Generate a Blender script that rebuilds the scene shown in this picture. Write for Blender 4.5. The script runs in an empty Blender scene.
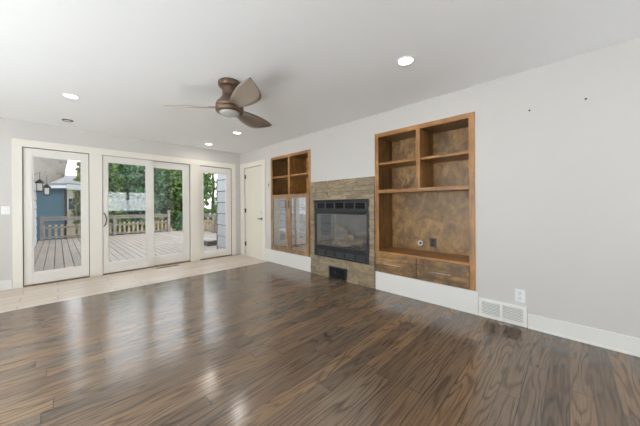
import bpy, bmesh, math, random
from mathutils import Vector, Matrix
random.seed(7)
C = bpy.context.scene.collection
sc = bpy.context.scene
PI = math.pi

# ------------------------------------------------------------------ camera
cam_data = bpy.data.cameras.new('camera')
cam = bpy.data.objects.new('camera', cam_data); C.objects.link(cam)
cam_data.sensor_width = 36.0
cam_data.lens = 255.463 * 36 / 640
cam_data.shift_y = -0.0119
cam_data.clip_start = 0.02
cam.matrix_world = (Matrix.Translation((0, 0, 1.1736)) @ Matrix.Rotation(-0.79911, 4, 'Z')
                    @ Matrix.Rotation(PI / 2, 4, 'X') @ Matrix.Rotation(-0.00607, 4, 'Z'))
sc.camera = cam

# ------------------------------------------------------------------ world: bright overcast sky
w = bpy.data.worlds.new('overcast'); sc.world = w; w.use_nodes = True
wn = w.node_tree.nodes; wl = w.node_tree.links
bg = wn['Background']
tcw = wn.new('ShaderNodeTexCoord'); sepw = wn.new('ShaderNodeSeparateXYZ')
crw = wn.new('ShaderNodeValToRGB')
wl.new(tcw.outputs['Generated'], sepw.inputs[0]); wl.new(sepw.outputs['Z'], crw.inputs[0])
crw.color_ramp.elements[0].position = 0.0; crw.color_ramp.elements[0].color = (0.90, 0.93, 0.96, 1)
crw.color_ramp.elements[1].position = 0.8; crw.color_ramp.elements[1].color = (0.92, 0.96, 1.0, 1)
wl.new(crw.outputs[0], bg.inputs['Color'])
bg.inputs['Strength'].default_value = 2.1

# ------------------------------------------------------------------ daylight by the rear window, and added lamps at a made-up side window
def area(name, loc, rot, sx, sy, power, col, spread=PI):
    d = bpy.data.lights.new(name, 'AREA'); d.shape = 'RECTANGLE'; d.size = sx; d.size_y = sy
    d.energy = power; d.color = col; d.spread = spread
    o = bpy.data.objects.new(name, d); C.objects.link(o); o.location = loc; o.rotation_euler = rot
    return o
# added fill lamps; the narrow one bounces off the added rug onto the ceiling
area('added_side_fill', (-3.46, 1.4, 1.40), (0, math.radians(-106), 0), 1.5, 3.9, 72, (0.84, 0.94, 1.0))
area('added_rug_bounce_lamp', (-3.44, 1.4, 1.55), (0, math.radians(-38), 0), 1.2, 3.8, 360, (0.86, 0.945, 1.0), math.radians(50))
area('daylight_rear_window', (2.12, -2.26, 1.39), (math.radians(115), 0, 0), 1.4, 0.86, 12, (0.90, 0.96, 1.0))

sc.view_settings.view_transform = 'Standard'
sc.view_settings.look = 'None'
sc.view_settings.exposure = 0.36
sc.view_settings.gamma = 1.0
sc.view_settings.use_curve_mapping = False
sc.cycles.max_bounces = 14
sc.cycles.diffuse_bounces = 8
sc.cycles.glossy_bounces = 5
sc.cycles.transparent_max_bounces = 24
sc.cycles.sample_clamp_indirect = 6.0
sc.cycles.use_denoising = True

LAMP_W = 2.0          # each lit downlight

# ================================================================== helpers
def lin(r, g, b):
    f = lambda c: (c / 255 / 12.92) if c / 255 <= 0.04045 else ((c / 255 + 0.055) / 1.055) ** 2.4
    return (f(r), f(g), f(b), 1.0)

class NT:
    def __init__(self, name):
        self.m = bpy.data.materials.new(name); self.m.use_nodes = True
        self.t = self.m.node_tree; self.n = self.t.nodes; self.l = self.t.links
        self.b = self.n['Principled BSDF']
    def node(self, kind, **kw):
        o = self.n.new(kind)
        for k, v in kw.items(): setattr(o, k, v)
        return o
    def link(self, a, b): self.l.new(a, b)
    def math(self, op, a, b=None, c=None):
        o = self.n.new('ShaderNodeMath'); o.operation = op
        for i, v in enumerate((a, b, c)):
            if v is None: continue
            if isinstance(v, (int, float)): o.inputs[i].default_value = v
            else: self.l.new(v, o.inputs[i])
        return o.outputs[0]
    def coords(self, scale=(1, 1, 1), out='Object'):
        tc = self.n.new('ShaderNodeTexCoord'); mp = self.n.new('ShaderNodeMapping')
        mp.inputs['Scale'].default_value = scale
        self.l.new(tc.outputs[out], mp.inputs[0]); return mp.outputs[0]
    def noise(self, vec, scale, detail=4, rough=0.55, dist=0.0):
        o = self.n.new('ShaderNodeTexNoise'); o.inputs['Scale'].default_value = scale
        o.inputs['Detail'].default_value = detail; o.inputs['Roughness'].default_value = rough
        o.inputs['Distortion'].default_value = dist
        self.l.new(vec, o.inputs['Vector']); return o.outputs[0]
    def ramp(self, fac, stops):
        o = self.n.new('ShaderNodeValToRGB'); e = o.color_ramp.elements
        while len(e) < len(stops): e.new(0.5)
        for i, (p, c) in enumerate(stops): e[i].position = p; e[i].color = c
        self.l.new(fac, o.inputs[0]); return o.outputs[0]
    def mix(self, fac, a, b, mode='MIX'):
        o = self.n.new('ShaderNodeMix'); o.data_type = 'RGBA'; o.blend_type = mode
        for s, v in ((o.inputs[0], fac), (o.inputs[6], a), (o.inputs[7], b)):
            if isinstance(v, (int, float)): s.default_value = v
            elif isinstance(v, tuple): s.default_value = v
            else: self.l.new(v, s)
        return o.outputs[2]
    def bump(self, h, strength=0.2, dist=0.01):
        o = self.n.new('ShaderNodeBump'); o.inputs['Strength'].default_value = strength
        o.inputs['Distance'].default_value = dist
        self.l.new(h, o.inputs['Height']); self.l.new(o.outputs[0], self.b.inputs['Normal'])

def simple(name, col, rough=0.5, metal=0.0, var=0.0, scale=6.0, spec=0.5):
    t = NT(name); t.b.inputs['Roughness'].default_value = rough; t.b.inputs['Metallic'].default_value = metal
    t.b.inputs['Specular IOR Level'].default_value = spec
    if var:
        n = t.noise(t.coords(), scale, 5)
        lo = tuple(c * (1 - var) for c in col[:3]) + (1,); hi = tuple(min(1, c * (1 + var)) for c in col[:3]) + (1,)
        t.link(t.ramp(n, [(0.3, lo), (0.7, hi)]), t.b.inputs['Base Color'])
    else: t.b.inputs['Base Color'].default_value = col
    return t.m

def glass_mat(name, tint=(1, 1, 1, 1), base=0.04, rough=0.0, gcol=(1, 1, 1, 1), top=0.9):
    t = NT(name); t.n.remove(t.b)
    out = t.n['Material Output']
    tr = t.node('ShaderNodeBsdfTransparent'); tr.inputs[0].default_value = tint
    gl = t.node('ShaderNodeBsdfGlossy'); gl.inputs['Roughness'].default_value = rough; gl.inputs['Color'].default_value = gcol
    lw = t.node('ShaderNodeLayerWeight'); lw.inputs[0].default_value = 0.5
    f = t.math('POWER', lw.outputs['Facing'], 5.0)
    f = t.math('MULTIPLY_ADD', f, top, base)
    mx = t.node('ShaderNodeMixShader'); t.link(f, mx.inputs[0]); t.link(tr.outputs[0], mx.inputs[1]); t.link(gl.outputs[0], mx.inputs[2])
    t.link(mx.outputs[0], out.inputs[0]); return t.m

def emis(name, col, strength):
    t = NT(name); t.b.inputs['Base Color'].default_value = col
    t.b.inputs['Emission Color'].default_value = col; t.b.inputs['Emission Strength'].default_value = strength
    return t.m

# ------------------------------------------------------------------ materials
def floor_wood():
    t = NT('oak_floor'); W_, L_ = 0.108, 1.25
    tc = t.node('ShaderNodeTexCoord'); s = t.node('ShaderNodeSeparateXYZ'); t.link(tc.outputs['Object'], s.inputs[0])
    X, Y = s.outputs[0], s.outputs[1]
    r = t.math('DIVIDE', Y, W_); row = t.math('FLOOR', r); fr = t.math('FRACT', r)
    wnr = t.node('ShaderNodeTexWhiteNoise', noise_dimensions='1D'); t.link(row, wnr.inputs['W'])
    xi = t.math('ADD', t.math('DIVIDE', X, L_), t.math('MULTIPLY', wnr.outputs['Value'], 7.3))
    col = t.math('FLOOR', xi); fx = t.math('FRACT', xi)
    cv = t.node('ShaderNodeCombineXYZ'); t.link(row, cv.inputs[0]); t.link(col, cv.inputs[1])
    wn2 = t.node('ShaderNodeTexWhiteNoise', noise_dimensions='2D'); t.link(cv.outputs[0], wn2.inputs['Vector'])
    rnd = wn2.outputs['Value']
    off = t.math('MULTIPLY', rnd, 57.0)
    # stretched grain coordinates, different on every plank
    gv = t.node('ShaderNodeCombineXYZ'); t.link(t.math('ADD', t.math('MULTIPLY', X, 0.85), off), gv.inputs[0])
    t.link(t.math('MULTIPLY', Y, 7.5), gv.inputs[1]); t.link(off, gv.inputs[2])
    big = t.noise(gv.outputs[0], 1.0, 2, 0.45)
    rings = t.math('SINE', t.math('MULTIPLY', big, 74.0))
    rings = t.math('MULTIPLY_ADD', rings, 0.5, 0.5)
    ringd = t.math('POWER', rings, 3.5)
    fv = t.node('ShaderNodeCombineXYZ'); t.link(t.math('ADD', t.math('MULTIPLY', X, 5.0), off), fv.inputs[0])
    t.link(t.math('MULTIPLY', Y, 130.0), fv.inputs[1])
    fine = t.noise(fv.outputs[0], 1.0, 4, 0.6)
    bl = t.node('ShaderNodeCombineXYZ'); t.link(t.math('MULTIPLY', X, 1.0), bl.inputs[0]); t.link(t.math('MULTIPLY', Y, 1.6), bl.inputs[1])
    blot = t.noise(bl.outputs[0], 1.6, 3, 0.5)
    base = t.ramp(rnd, [(0.0, lin(97, 82, 69)), (0.35, lin(116, 97, 80)), (0.6, lin(109, 94, 80)), (0.85, lin(134, 108, 83)), (1.0, lin(120, 101, 83))])
    base = t.mix(t.math('MULTIPLY', ringd, 0.62), base, lin(54, 42, 34))
    base = t.mix(t.ramp(fine, [(0.45, (0, 0, 0, 1)), (0.70, (0.5, 0.5, 0.5, 1))]), base, lin(42, 32, 27))
    base = t.mix(t.ramp(blot, [(0.42, (0, 0, 0, 1)), (0.7, (0.35, 0.35, 0.35, 1))]), base, lin(128, 100, 74))
    # joints
    j = t.math('MINIMUM', fr, t.math('SUBTRACT', 1.0, fr)); jl = t.math('LESS_THAN', j, 0.014)
    k = t.math('MINIMUM', fx, t.math('SUBTRACT', 1.0, fx)); kl = t.math('LESS_THAN', k, 0.0011)
    jj = t.math('MAXIMUM', jl, kl)
    base = t.mix(t.math('MULTIPLY', jj, 0.75), base, lin(34, 26, 22))
    t.link(base, t.b.inputs['Base Color'])
    rr = t.math('MULTIPLY_ADD', fine, 0.08, 0.09); rr = t.math('MULTIPLY_ADD', blot, 0.08, rr)
    t.link(rr, t.b.inputs['Roughness'])
    t.b.inputs['Specular IOR Level'].default_value = 0.85
    h = t.math('SUBTRACT', t.math('MULTIPLY', fine, 0.35), t.math('ADD', jj, t.math('MULTIPLY', ringd, 0.25)))
    t.bump(h, 0.05, 0.0012)
    return t.m

def tile_mat():
    t = NT('porcelain_plank_tile')
    tc = t.node('ShaderNodeTexCoord')
    br = t.node('ShaderNodeTexBrick'); t.link(tc.outputs['Object'], br.inputs['Vector'])
    br.offset = 0.37; br.inputs['Scale'].default_value = 1.0
    br.inputs['Brick Width'].default_value = 0.9; br.inputs['Row Height'].default_value = 0.203
    br.inputs['Mortar Size'].default_value = 0.0035; br.inputs['Mortar Smooth'].default_value = 0.1
    br.inputs['Color1'].default_value = lin(214, 201, 187); br.inputs['Color2'].default_value = lin(198, 184, 168)
    br.inputs['Mortar'].default_value = lin(128, 116, 104)
    n = t.noise(t.coords((1.2, 7, 1)), 2.5, 5, 0.6)
    c = t.mix(t.ramp(n, [(0.35, (0, 0, 0, 1)), (0.75, (0.5, 0.5, 0.5, 1))]), br.outputs['Color'], lin(170, 155, 140))
    t.link(c, t.b.inputs['Base Color']); t.b.inputs['Roughness'].default_value = 0.34
    t.bump(t.math('SUBTRACT', 1.0, br.outputs['Fac']), 0.3, 0.003)
    return t.m

def stained_wood(name, light, mid, dark, grain=(2, 18, 2), blot=0.55, rough=0.42, axis='z'):
    t = NT(name)
    sc_ = {'z': (14, 14, 1.6), 'y': (14, 1.6, 14), 'x': (1.6, 14, 14), 'm': (6, 8, 5)}[axis]
    g = t.noise(t.coords(sc_), 1.6, 6, 0.6, 0.6)
    b = t.noise(t.coords((1, 1, 1)), 4.5, 4, 0.62, 0.8)
    b2 = t.noise(t.coords((1, 1, 1)), 13.0, 4, 0.6, 1.2)
    c = t.ramp(g, [(0.28, dark), (0.5, mid), (0.75, light)])
    c = t.mix(t.ramp(b, [(0.36, (blot, blot, blot, 1)), (0.58, (0, 0, 0, 1))]), c, dark)
    c = t.mix(t.ramp(b2, [(0.5, (0, 0, 0, 1)), (0.75, (0.28, 0.28, 0.28, 1))]), c, light)
    t.link(c, t.b.inputs['Base Color']); t.b.inputs['Roughness'].default_value = rough
    t.bump(g, 0.1, 0.002)
    return t.m

def stone_mat():
    t = NT('ledger_stone')
    g = t.node('ShaderNodeNewGeometry')
    r = g.outputs['Random Per Island']
    c = t.ramp(r, [(0.0, lin(150, 134, 108)), (0.22, lin(132, 120, 100)), (0.4, lin(166, 144, 112)), (0.6, lin(136, 120, 98)),
                   (0.78, lin(158, 144, 122)), (1.0, lin(116, 100, 80))])
    n = t.noise(t.coords((3, 3, 16)), 2.2, 6, 0.65, 1.0)
    c = t.mix(t.ramp(n, [(0.45, (0, 0, 0, 1)), (0.72, (0.75, 0.75, 0.75, 1))]), c, lin(78, 68, 58))
    n2 = t.noise(t.coords((2, 2, 6)), 3.0, 4, 0.6, 0.5)
    c = t.mix(t.ramp(n2, [(0.52, (0, 0, 0, 1)), (0.75, (0.6, 0.6, 0.6, 1))]), c, lin(182, 162, 130))
    t.link(c, t.b.inputs['Base Color']); t.b.inputs['Roughness'].default_value = 0.75
    t.bump(n, 0.6, 0.006)
    return t.m

def wall_paint(name, col, rough=0.6, var=0.02):
    t = NT(name)
    n = t.noise(t.coords(), 180.0, 2)
    m = t.noise(t.coords(), 0.9, 2)
    lo = tuple(c * (1 - var) for c in col[:3]) + (1,)
    t.link(t.ramp(m, [(0.3, lo), (0.7, col)]), t.b.inputs['Base Color'])
    t.b.inputs['Roughness'].default_value = rough; t.b.inputs['Specular IOR Level'].default_value = 0.3
    t.bump(n, 0.05, 0.001)
    return t.m

def deck_mat():
    t = NT('weathered_deck')
    g = t.node('ShaderNodeNewGeometry')
    c = t.ramp(g.outputs['Random Per Island'], [(0, lin(148, 139, 131)), (0.5, lin(164, 153, 143)), (1, lin(156, 143, 131))])
    n = t.noise(t.coords((26, 1.5, 26)), 1.5, 5, 0.65)
    c = t.mix(t.ramp(n, [(0.4, (0, 0, 0, 1)), (0.75, (0.5, 0.5, 0.5, 1))]), c, lin(118, 108, 100))
    b = t.noise(t.coords(), 1.3, 4)
    c = t.mix(t.ramp(b, [(0.5, (0, 0, 0, 1)), (0.72, (0.5, 0.5, 0.5, 1))]), c, lin(176, 168, 160))
    t.link(c, t.b.inputs['Base Color']); t.b.inputs['Roughness'].default_value = 0.7
    return t.m

def leaf_mat(name, a, b, c_):
    t = NT(name)
    g = t.node('ShaderNodeNewGeometry')
    c = t.ramp(g.outputs['Random Per Island'], [(0.0, a), (0.5, b), (1.0, c_)])
    n = t.noise(t.coords(), 2.2, 3)
    c = t.mix(t.ramp(n, [(0.45, (0, 0, 0, 1)), (0.66, (0.7, 0.7, 0.7, 1))]), c, a)
    t.n.remove(t.b); out = t.n['Material Output']
    df = t.node('ShaderNodeBsdfDiffuse'); tl = t.node('ShaderNodeBsdfTranslucent'); mx = t.node('ShaderNodeMixShader'); mx.inputs[0].default_value = .4
    t.link(c, df.inputs[0]); t.link(c, tl.inputs[0]); t.link(df.outputs[0], mx.inputs[1]); t.link(tl.outputs[0], mx.inputs[2]); t.link(mx.outputs[0], out.inputs[0])
    return t.m

M = {}
M['floor'] = floor_wood(); M['tile'] = tile_mat()
M['wall'] = wall_paint('greige_wall_paint', lin(208, 204, 200))
M['ceil'] = wall_paint('white_ceiling_paint', lin(245, 245, 246), 0.7, 0.01)
M['trim'] = simple('cream_trim_paint', lin(232, 227, 217), 0.35)
M['white'] = simple('white_trim_paint', lin(232, 230, 226), 0.35)
M['door_cream'] = simple('cream_door_paint', lin(226, 221, 206), 0.35)
M['doorwhite'] = simple('white_door_paint', lin(230, 226, 220), 0.35)
M['dark_gap'] = simple('dark_weatherstrip', lin(70, 58, 50), 0.7)
M['threshold'] = simple('oak_threshold', lin(120, 95, 72), 0.5, var=0.2)
M['glass'] = glass_mat('clear_glass', (0.97, 0.98, 0.98, 1), 0.045)
M['cab_glass'] = glass_mat('cabinet_glass', (0.93, 0.94, 0.94, 1), 0.30, 0.0)
M['fire_glass'] = glass_mat('fireplace_glass', (0.92, 0.93, 0.93, 1), 0.10, 0.0)
lt, md, dk = lin(188, 136, 75), lin(150, 104, 60), lin(88, 58, 34)
M['frame_wood'] = stained_wood('amber_stained_alder', lt, lin(156, 108, 58), lin(100, 67, 36), blot=0.5)
M['frame_wood_h'] = stained_wood('amber_stained_alder_rail', lt, lin(156, 108, 58), lin(100, 67, 36), blot=0.5, axis='y')
M['back_wood'] = stained_wood('mottled_brown_panel', lin(194, 154, 98), lin(156, 119, 72), lin(88, 65, 40), blot=0.75, axis='m')
M['side_wood'] = stained_wood('brown_side_panel', lin(158, 116, 68), lin(122, 87, 50), lin(74, 52, 32), blot=0.5)
M['drawer_wood'] = stained_wood('knotty_drawer_front', lin(186, 144, 90), lin(130, 97, 58), lin(56, 41, 28), blot=0.85, axis='y')
M['door_wood'] = stained_wood('glare_greyed_cabinet_wood', lin(178, 148, 114), lin(148, 118, 88), lin(106, 80, 56), blot=0.4)  # same stained wood, greyed in colour to paint in the light glare
M['stone'] = stone_mat()
M['grout'] = simple('grey_grout', lin(92, 84, 74), 0.9)
M['black'] = simple('black_metal', lin(42, 43, 45), 0.36, 0.3)
M['blackdeep'] = simple('black_recess', lin(12, 12, 13), 0.7)
M['louver'] = simple('dark_grey_louver', lin(74, 77, 80), 0.4, 0.3)
M['firebrick'] = simple('smoke_grey_firebox', lin(104, 102, 98), 0.85, var=0.25, scale=5)
M['log'] = simple('ceramic_log', lin(136, 118, 97), 0.9, var=0.5, scale=14)
M['chrome'] = simple('brushed_nickel', lin(205, 202, 196), 0.28, 1.0)
M['bronze'] = simple('dark_bronze', lin(70, 56, 46), 0.35, 0.8)
M['fan_body'] = simple('oil_rubbed_bronze', lin(92, 72, 58), 0.42, 0.55, var=0.15, scale=12)
M['fan_blade'] = simple('satin_bronze_blade', lin(172, 160, 148), 0.3, 0.75, var=.05)
M['fan_glass'] = simple('frosted_white_glass', lin(170, 166, 160), 0.25)
M['plastic'] = simple('white_plastic', lin(240, 240, 240), 0.3)
M['slot'] = simple('slot_dark', lin(60, 58, 56), 0.6)
M['darkplate'] = simple('dark_brown_plate', lin(52, 38, 34), 0.35)
M['vent_white'] = simple('white_enamel', lin(238, 237, 232), 0.35)
M['vent_dark'] = simple('duct_shade', lin(92, 88, 84), 0.8)
M['lens'] = emis('downlight_lens', (1, 0.97, 0.92, 1), 4.0)
M['lens_off'] = simple('warm_bulb', lin(246, 226, 208), 0.4)
M['deck'] = deck_mat()
M['deck_red'] = simple('new_cedar_board', lin(206, 164, 142), 0.7, var=0.15, scale=9)
M['rail'] = simple('weathered_grey_rail', lin(146, 138, 130), 0.8, var=0.3, scale=7)
M['picket'] = simple('weathered_picket', lin(186, 166, 140), 0.8, var=0.35, scale=5)
M['darkwood'] = simple('dark_timber', lin(84, 76, 68), 0.8, var=0.3, scale=6)
M['blue'] = simple('blue_siding', lin(62, 102, 120), 0.6, var=0.08, scale=2)
M['siding'] = simple('white_siding', lin(188, 192, 197), 0.6)
M['soffit'] = None
t = NT('stained_grey_soffit')
n = t.noise(t.coords((5, 0.6, 1)), 1.0, 5, 0.6, 0.8)
n2 = t.noise(t.coords((1, 0.35, 1)), 2.0, 4, 0.6, 1.0)
c = t.ramp(n, [(0.3, lin(226, 220, 214)), (0.7, lin(240, 236, 232))])
c = t.mix(t.ramp(n2, [(0.58, (0, 0, 0, 1)), (0.68, (0.85, 0.85, 0.85, 1))]), c, lin(110, 94, 82))
t.link(c, t.b.inputs['Base Color']); t.b.inputs['Roughness'].default_value = 0.8
M['soffit'] = t.m
M['shingle'] = simple('grey_shingle', lin(128, 128, 130), 0.85, var=0.15, scale=9)
M['fascia'] = simple('pale_fascia', lin(214, 218, 222), 0.5)
M['beige'] = simple('beige_stucco', lin(176, 170, 156), 0.8, var=0.06)
M['windowdark'] = simple('dark_window_glass', lin(60, 70, 78), 0.1)
M['lantern_glass'] = simple('white_lantern_glass', lin(232, 232, 228), 0.3)
M['leaf_a'] = leaf_mat('green_leaf', lin(50, 80, 40), lin(112, 152, 86), lin(174, 200, 130))
M['leaf_b'] = leaf_mat('blue_green_leaf', lin(50, 84, 54), lin(108, 156, 112), lin(170, 204, 164))
M['leaf_c'] = leaf_mat('yellow_green_leaf', lin(80, 92, 46), lin(146, 156, 84), lin(190, 180, 116))
M['bark'] = simple('brown_bark', lin(78, 66, 54), 0.9, var=0.3, scale=10)
M['ground'] = simple('leaf_litter', lin(112, 96, 74), 0.9, var=0.4, scale=3)

# ------------------------------------------------------------------ geometry
def wloc(o):
    v = Vector((0, 0, 0))
    while o: v += Vector(o.location); o = o.parent
    return v

class MB:
    """collects shapes given in world coordinates; build() links them as one mesh object"""
    def __init__(s): s.bm = bmesh.new(); s.mi = 0
    def box(s, x0, y0, z0, x1, y1, z1, mi=0):
        v = [s.bm.verts.new((x, y, z)) for x in (x0, x1) for y in (y0, y1) for z in (z0, z1)]
        for f in ((0, 1, 3, 2), (4, 6, 7, 5), (0, 4, 5, 1), (2, 3, 7, 6), (0, 2, 6, 4), (1, 5, 7, 3)):
            fc = s.bm.faces.new([v[i] for i in f]); fc.material_index = mi
        return s
    def hexa(s, pts, mi=0):   # 8 points, order as in box
        v = [s.bm.verts.new(p) for p in pts]
        for f in ((0, 1, 3, 2), (4, 6, 7, 5), (0, 4, 5, 1), (2, 3, 7, 6), (0, 2, 6, 4), (1, 5, 7, 3)):
            fc = s.bm.faces.new([v[i] for i in f]); fc.material_index = mi
        return s
    def tube(s, pts, r, n=10, mi=0, cap=True):
        pts = [Vector(p) for p in pts]; rs = r if isinstance(r, (list, tuple)) else [r] * len(pts)
        rings = []
        for i, p in enumerate(pts):
            d = (pts[min(i + 1, len(pts) - 1)] - pts[max(i - 1, 0)]).normalized()
            a = Vector((0, 0, 1)) if abs(d.z) < 0.9 else Vector((1, 0, 0))
            u = d.cross(a).normalized(); q = d.cross(u)
            rings.append([s.bm.verts.new(p + (u * math.cos(k * 2 * PI / n) + q * math.sin(k * 2 * PI / n)) * rs[i]) for k in range(n)])
        for i in range(len(rings) - 1):
            for k in range(n):
                f = s.bm.faces.new((rings[i][k], rings[i][(k + 1) % n], rings[i + 1][(k + 1) % n], rings[i + 1][k])); f.material_index = mi; f.smooth = True
        if cap: s.bm.faces.new(rings[0][::-1]).material_index = mi; s.bm.faces.new(rings[-1]).material_index = mi
        return s
    def lathe(s, cx, cy, prof, n=40, mi=0):
        rings = []
        for (r, z) in prof:
            if r < 1e-5: rings.append([s.bm.verts.new((cx, cy, z))])
            else: rings.append([s.bm.verts.new((cx + r * math.cos(k * 2 * PI / n), cy + r * math.sin(k * 2 * PI / n), z)) for k in range(n)])
        for a, b in zip(rings, rings[1:]):
            for k in range(n):
                k2 = (k + 1) % n
                if len(a) == 1 and len(b) == 1: continue
                if len(a) == 1: f = (a[0], b[k2], b[k])
                elif len(b) == 1: f = (a[k], a[k2], b[0])
                else: f = (a[k], a[k2], b[k2], b[k])
                fc = s.bm.faces.new(f); fc.smooth = True; fc.material_index = mi
        return s
    def build(s, name, mat, parent=None, bevel=0.0, recalc=True):
        off = wloc(parent) if parent else Vector((0, 0, 0))
        for v in s.bm.verts: v.co -= off
        if recalc: bmesh.ops.recalc_face_normals(s.bm, faces=s.bm.faces)
        me = bpy.data.meshes.new(name); s.bm.to_mesh(me); s.bm.free()
        for m in (mat if isinstance(mat, (list, tuple)) else [mat]): me.materials.append(m)
        o = bpy.data.objects.new(name, me); C.objects.link(o)
        if parent: o.parent = parent
        if bevel:
            b = o.modifiers.new('bevel', 'BEVEL'); b.width = bevel; b.segments = 2; b.limit_method = 'ANGLE'
        return o

def tag(o, label, cat, group=None, kind=None):
    o['label'] = label; o['category'] = cat
    if group: o['group'] = group
    if kind: o['kind'] = kind
    return o
def thing(name, loc, label, cat, group=None, kind=None):
    o = bpy.data.objects.new(name, None); C.objects.link(o); o.location = loc; o.empty_display_size = 0.1
    return tag(o, label, cat, group, kind)
def S(o, label, cat): return tag(o, label, cat, kind='structure')
def copy_tree(o, parent=None):
    c = o.copy(); C.objects.link(c)
    if parent: c.parent = parent
    for ch in [x for x in bpy.data.objects if x.parent == o]: copy_tree(ch, c)
    return c

def holed_wall(name, plane, p0, p1, u0, u1, z0, z1, holes, mat):
    """wall slab with rectangular holes. plane 'x' (slab between x=p0 and p1, u is y) or 'y'."""
    us = sorted({u0, u1, *[h[0] for h in holes], *[h[1] for h in holes]})
    zs = sorted({z0, z1, *[h[2] for h in holes], *[h[3] for h in holes]})
    bm = bmesh.new(); cache = {}
    def V(p, u, z):
        k = (p, round(u, 5), round(z, 5))
        if k not in cache: cache[k] = bm.verts.new((p, u, z) if plane == 'x' else (u, p, z))
        return cache[k]
    def inside(u, z): return any(h[0] < u < h[1] and h[2] < z < h[3] for h in holes)
    solid = {}
    for i in range(len(us) - 1):
        for j in range(len(zs) - 1):
            solid[i, j] = not inside((us[i] + us[i + 1]) / 2, (zs[j] + zs[j + 1]) / 2)
    for (i, j), sld in solid.items():
        if not sld: continue
        a, b, c, d = us[i], us[i + 1], zs[j], zs[j + 1]
        for p in (p0, p1): bm.faces.new((V(p, a, c), V(p, b, c), V(p, b, d), V(p, a, d)))
        for (di, dj, e) in ((-1, 0, ((a, c), (a, d))), (1, 0, ((b, c), (b, d))), (0, -1, ((a, c), (b, c))), (0, 1, ((a, d), (b, d)))):
            if not solid.get((i + di, j + dj), False):
                (ua, za), (ub, zb) = e
                bm.faces.new((V(p0, ua, za), V(p0, ub, zb), V(p1, ub, zb), V(p1, ua, za)))
    bmesh.ops.recalc_face_normals(bm, faces=bm.faces)
    me = bpy.data.meshes.new(name); bm.to_mesh(me); bm.free(); me.materials.append(mat)
    o = bpy.data.objects.new(name, me); C.objects.link(o); return o

# ================================================================== room shell
XR, YB, XL, YR, H = 3.112, 5.732, -3.4, -2.2, 2.44
YT = 4.53            # edge between boards and tile
MB_ = MB
S(MB().box(XL - .2, YR - .2, -.12, XR + .15, YT, 0).build('floor', M['floor']), 'dark brown oak strip floor filling the room', 'floor')
S(MB().box(XL - .2, YT, -.12, XR + .15, YB + .2, 0).build('floor', M['tile']), 'pale beige plank tile strip along the glass doors', 'floor')
S(MB().box(XL - .2, YR - .2, H, XR + .6, YB + .2, H + .15).build('ceiling', M['ceil']), 'smooth white painted flat ceiling', 'ceiling')
# right wall openings: bookcase, fireplace, glass cabinet, door
BK = (0.722, 1.934, 0.254, 2.158); CB = (3.262, 4.434, 0.266, 2.158); FI = (2.045, 3.135, 0.335, 1.258); D4 = (4.755, 5.54, 0.0, 2.066)
S(holed_wall('wall_right', 'x', XR, XR + .12, YR - .2, YB, 0, H, [BK, CB, FI, D4], M['wall']), 'long greige wall holding the fireplace and built-ins', 'wall')
D1 = (-0.356, 0.372, 0.0, 2.062); D2 = (0.537, 1.966, 0.0, 2.058); D3 = (2.151, 2.882, 0.0, 2.056)
S(holed_wall('wall_back', 'y', YB, YB + .16, XL - .2, XR + .12, 0, H, [D1, D2, D3], M['wall']), 'greige end wall pierced by the three white glass doors', 'wall')
WL = (-.6, 3.4, 0.62, 2.18)
S(holed_wall('wall_left', 'x', XL - .16, XL, YR, YB, 0, H, [WL], M['wall']), 'greige side wall at the left edge of the room', 'wall')
WR = (1.40, 2.84, 0.94, 1.84)
S(holed_wall('wall_rear', 'y', YR - .16, YR, XL - .16, XR, 0, H, [WR], M['wall']), 'greige wall behind the camera with one window', 'wall')

# rear window, plus an unseen side window added to light the room
def win(name, plane, p, r, label):
    a, b, c, d = r; f = 0.05
    o = thing(name, ((a + b) / 2, p, c) if plane == 'y' else (p, (a + b) / 2, c), label, 'window', kind='structure')
    m = MB(); g = MB()
    def bx(mb, u0, u1, z0, z1, q0, q1):
        if plane == 'y': mb.box(u0, q0, z0, u1, q1, z1)
        else: mb.box(q0, u0, z0, q1, u1, z1)
    mid = a + (b - a) * 0.52
    for (u0, u1, z0, z1) in ((a, a + f, c, d), (b - f, b, c, d), (a + f, b - f, c, c + f), (a + f, b - f, d - f, d), (mid - .05, mid + .05, c + f, d - f)):
        bx(m, u0 + .002, u1 - .002, z0 + .002, z1 - .002, p - .03, p + .03)
    m.build('window_frame', M['white'], o)
    bx(g, a + f, mid - .05, c + f, d - f, p - .004, p + .004); bx(g, mid + .05, b - f, c + f, d - f, p - .004, p + .004)
    g.build('glass_pane', M['glass'], o)
win('window_1', 'y', YR - .12, WR, 'white double window in the wall behind the camera')
win('added_side_window', 'x', XL - .12, WL, 'white double window added in the unseen side wall to light the room')

# casing round the three glass doors
m = MB(); t0, t1 = YB - .022, YB - .001
m.box(-0.452, t0, 2.062, 2.977, t1, 2.168)
for a, b in ((-0.452, -0.356), (0.372, 0.537), (1.966, 2.151), (2.882, 2.977)): m.box(a, t0, 0.0, b, t1, 2.062)
S(m.build('trim_1', M['trim'], bevel=.003), 'cream flat casing joining the three glass doors', 'trim')
# casing round the cream door
m = MB(); q0, q1 = XR - .022, XR - .001
m.box(q0, 4.648, 2.066, q1, 5.70, 2.172); m.box(q0, 4.648, 0, q1, 4.755, 2.066); m.box(q0, 5.54, 0, q1, 5.70, 2.066)
S(m.build('trim_2', M['trim'], bevel=.003), 'cream flat casing round the closed cream door', 'trim')
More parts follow.
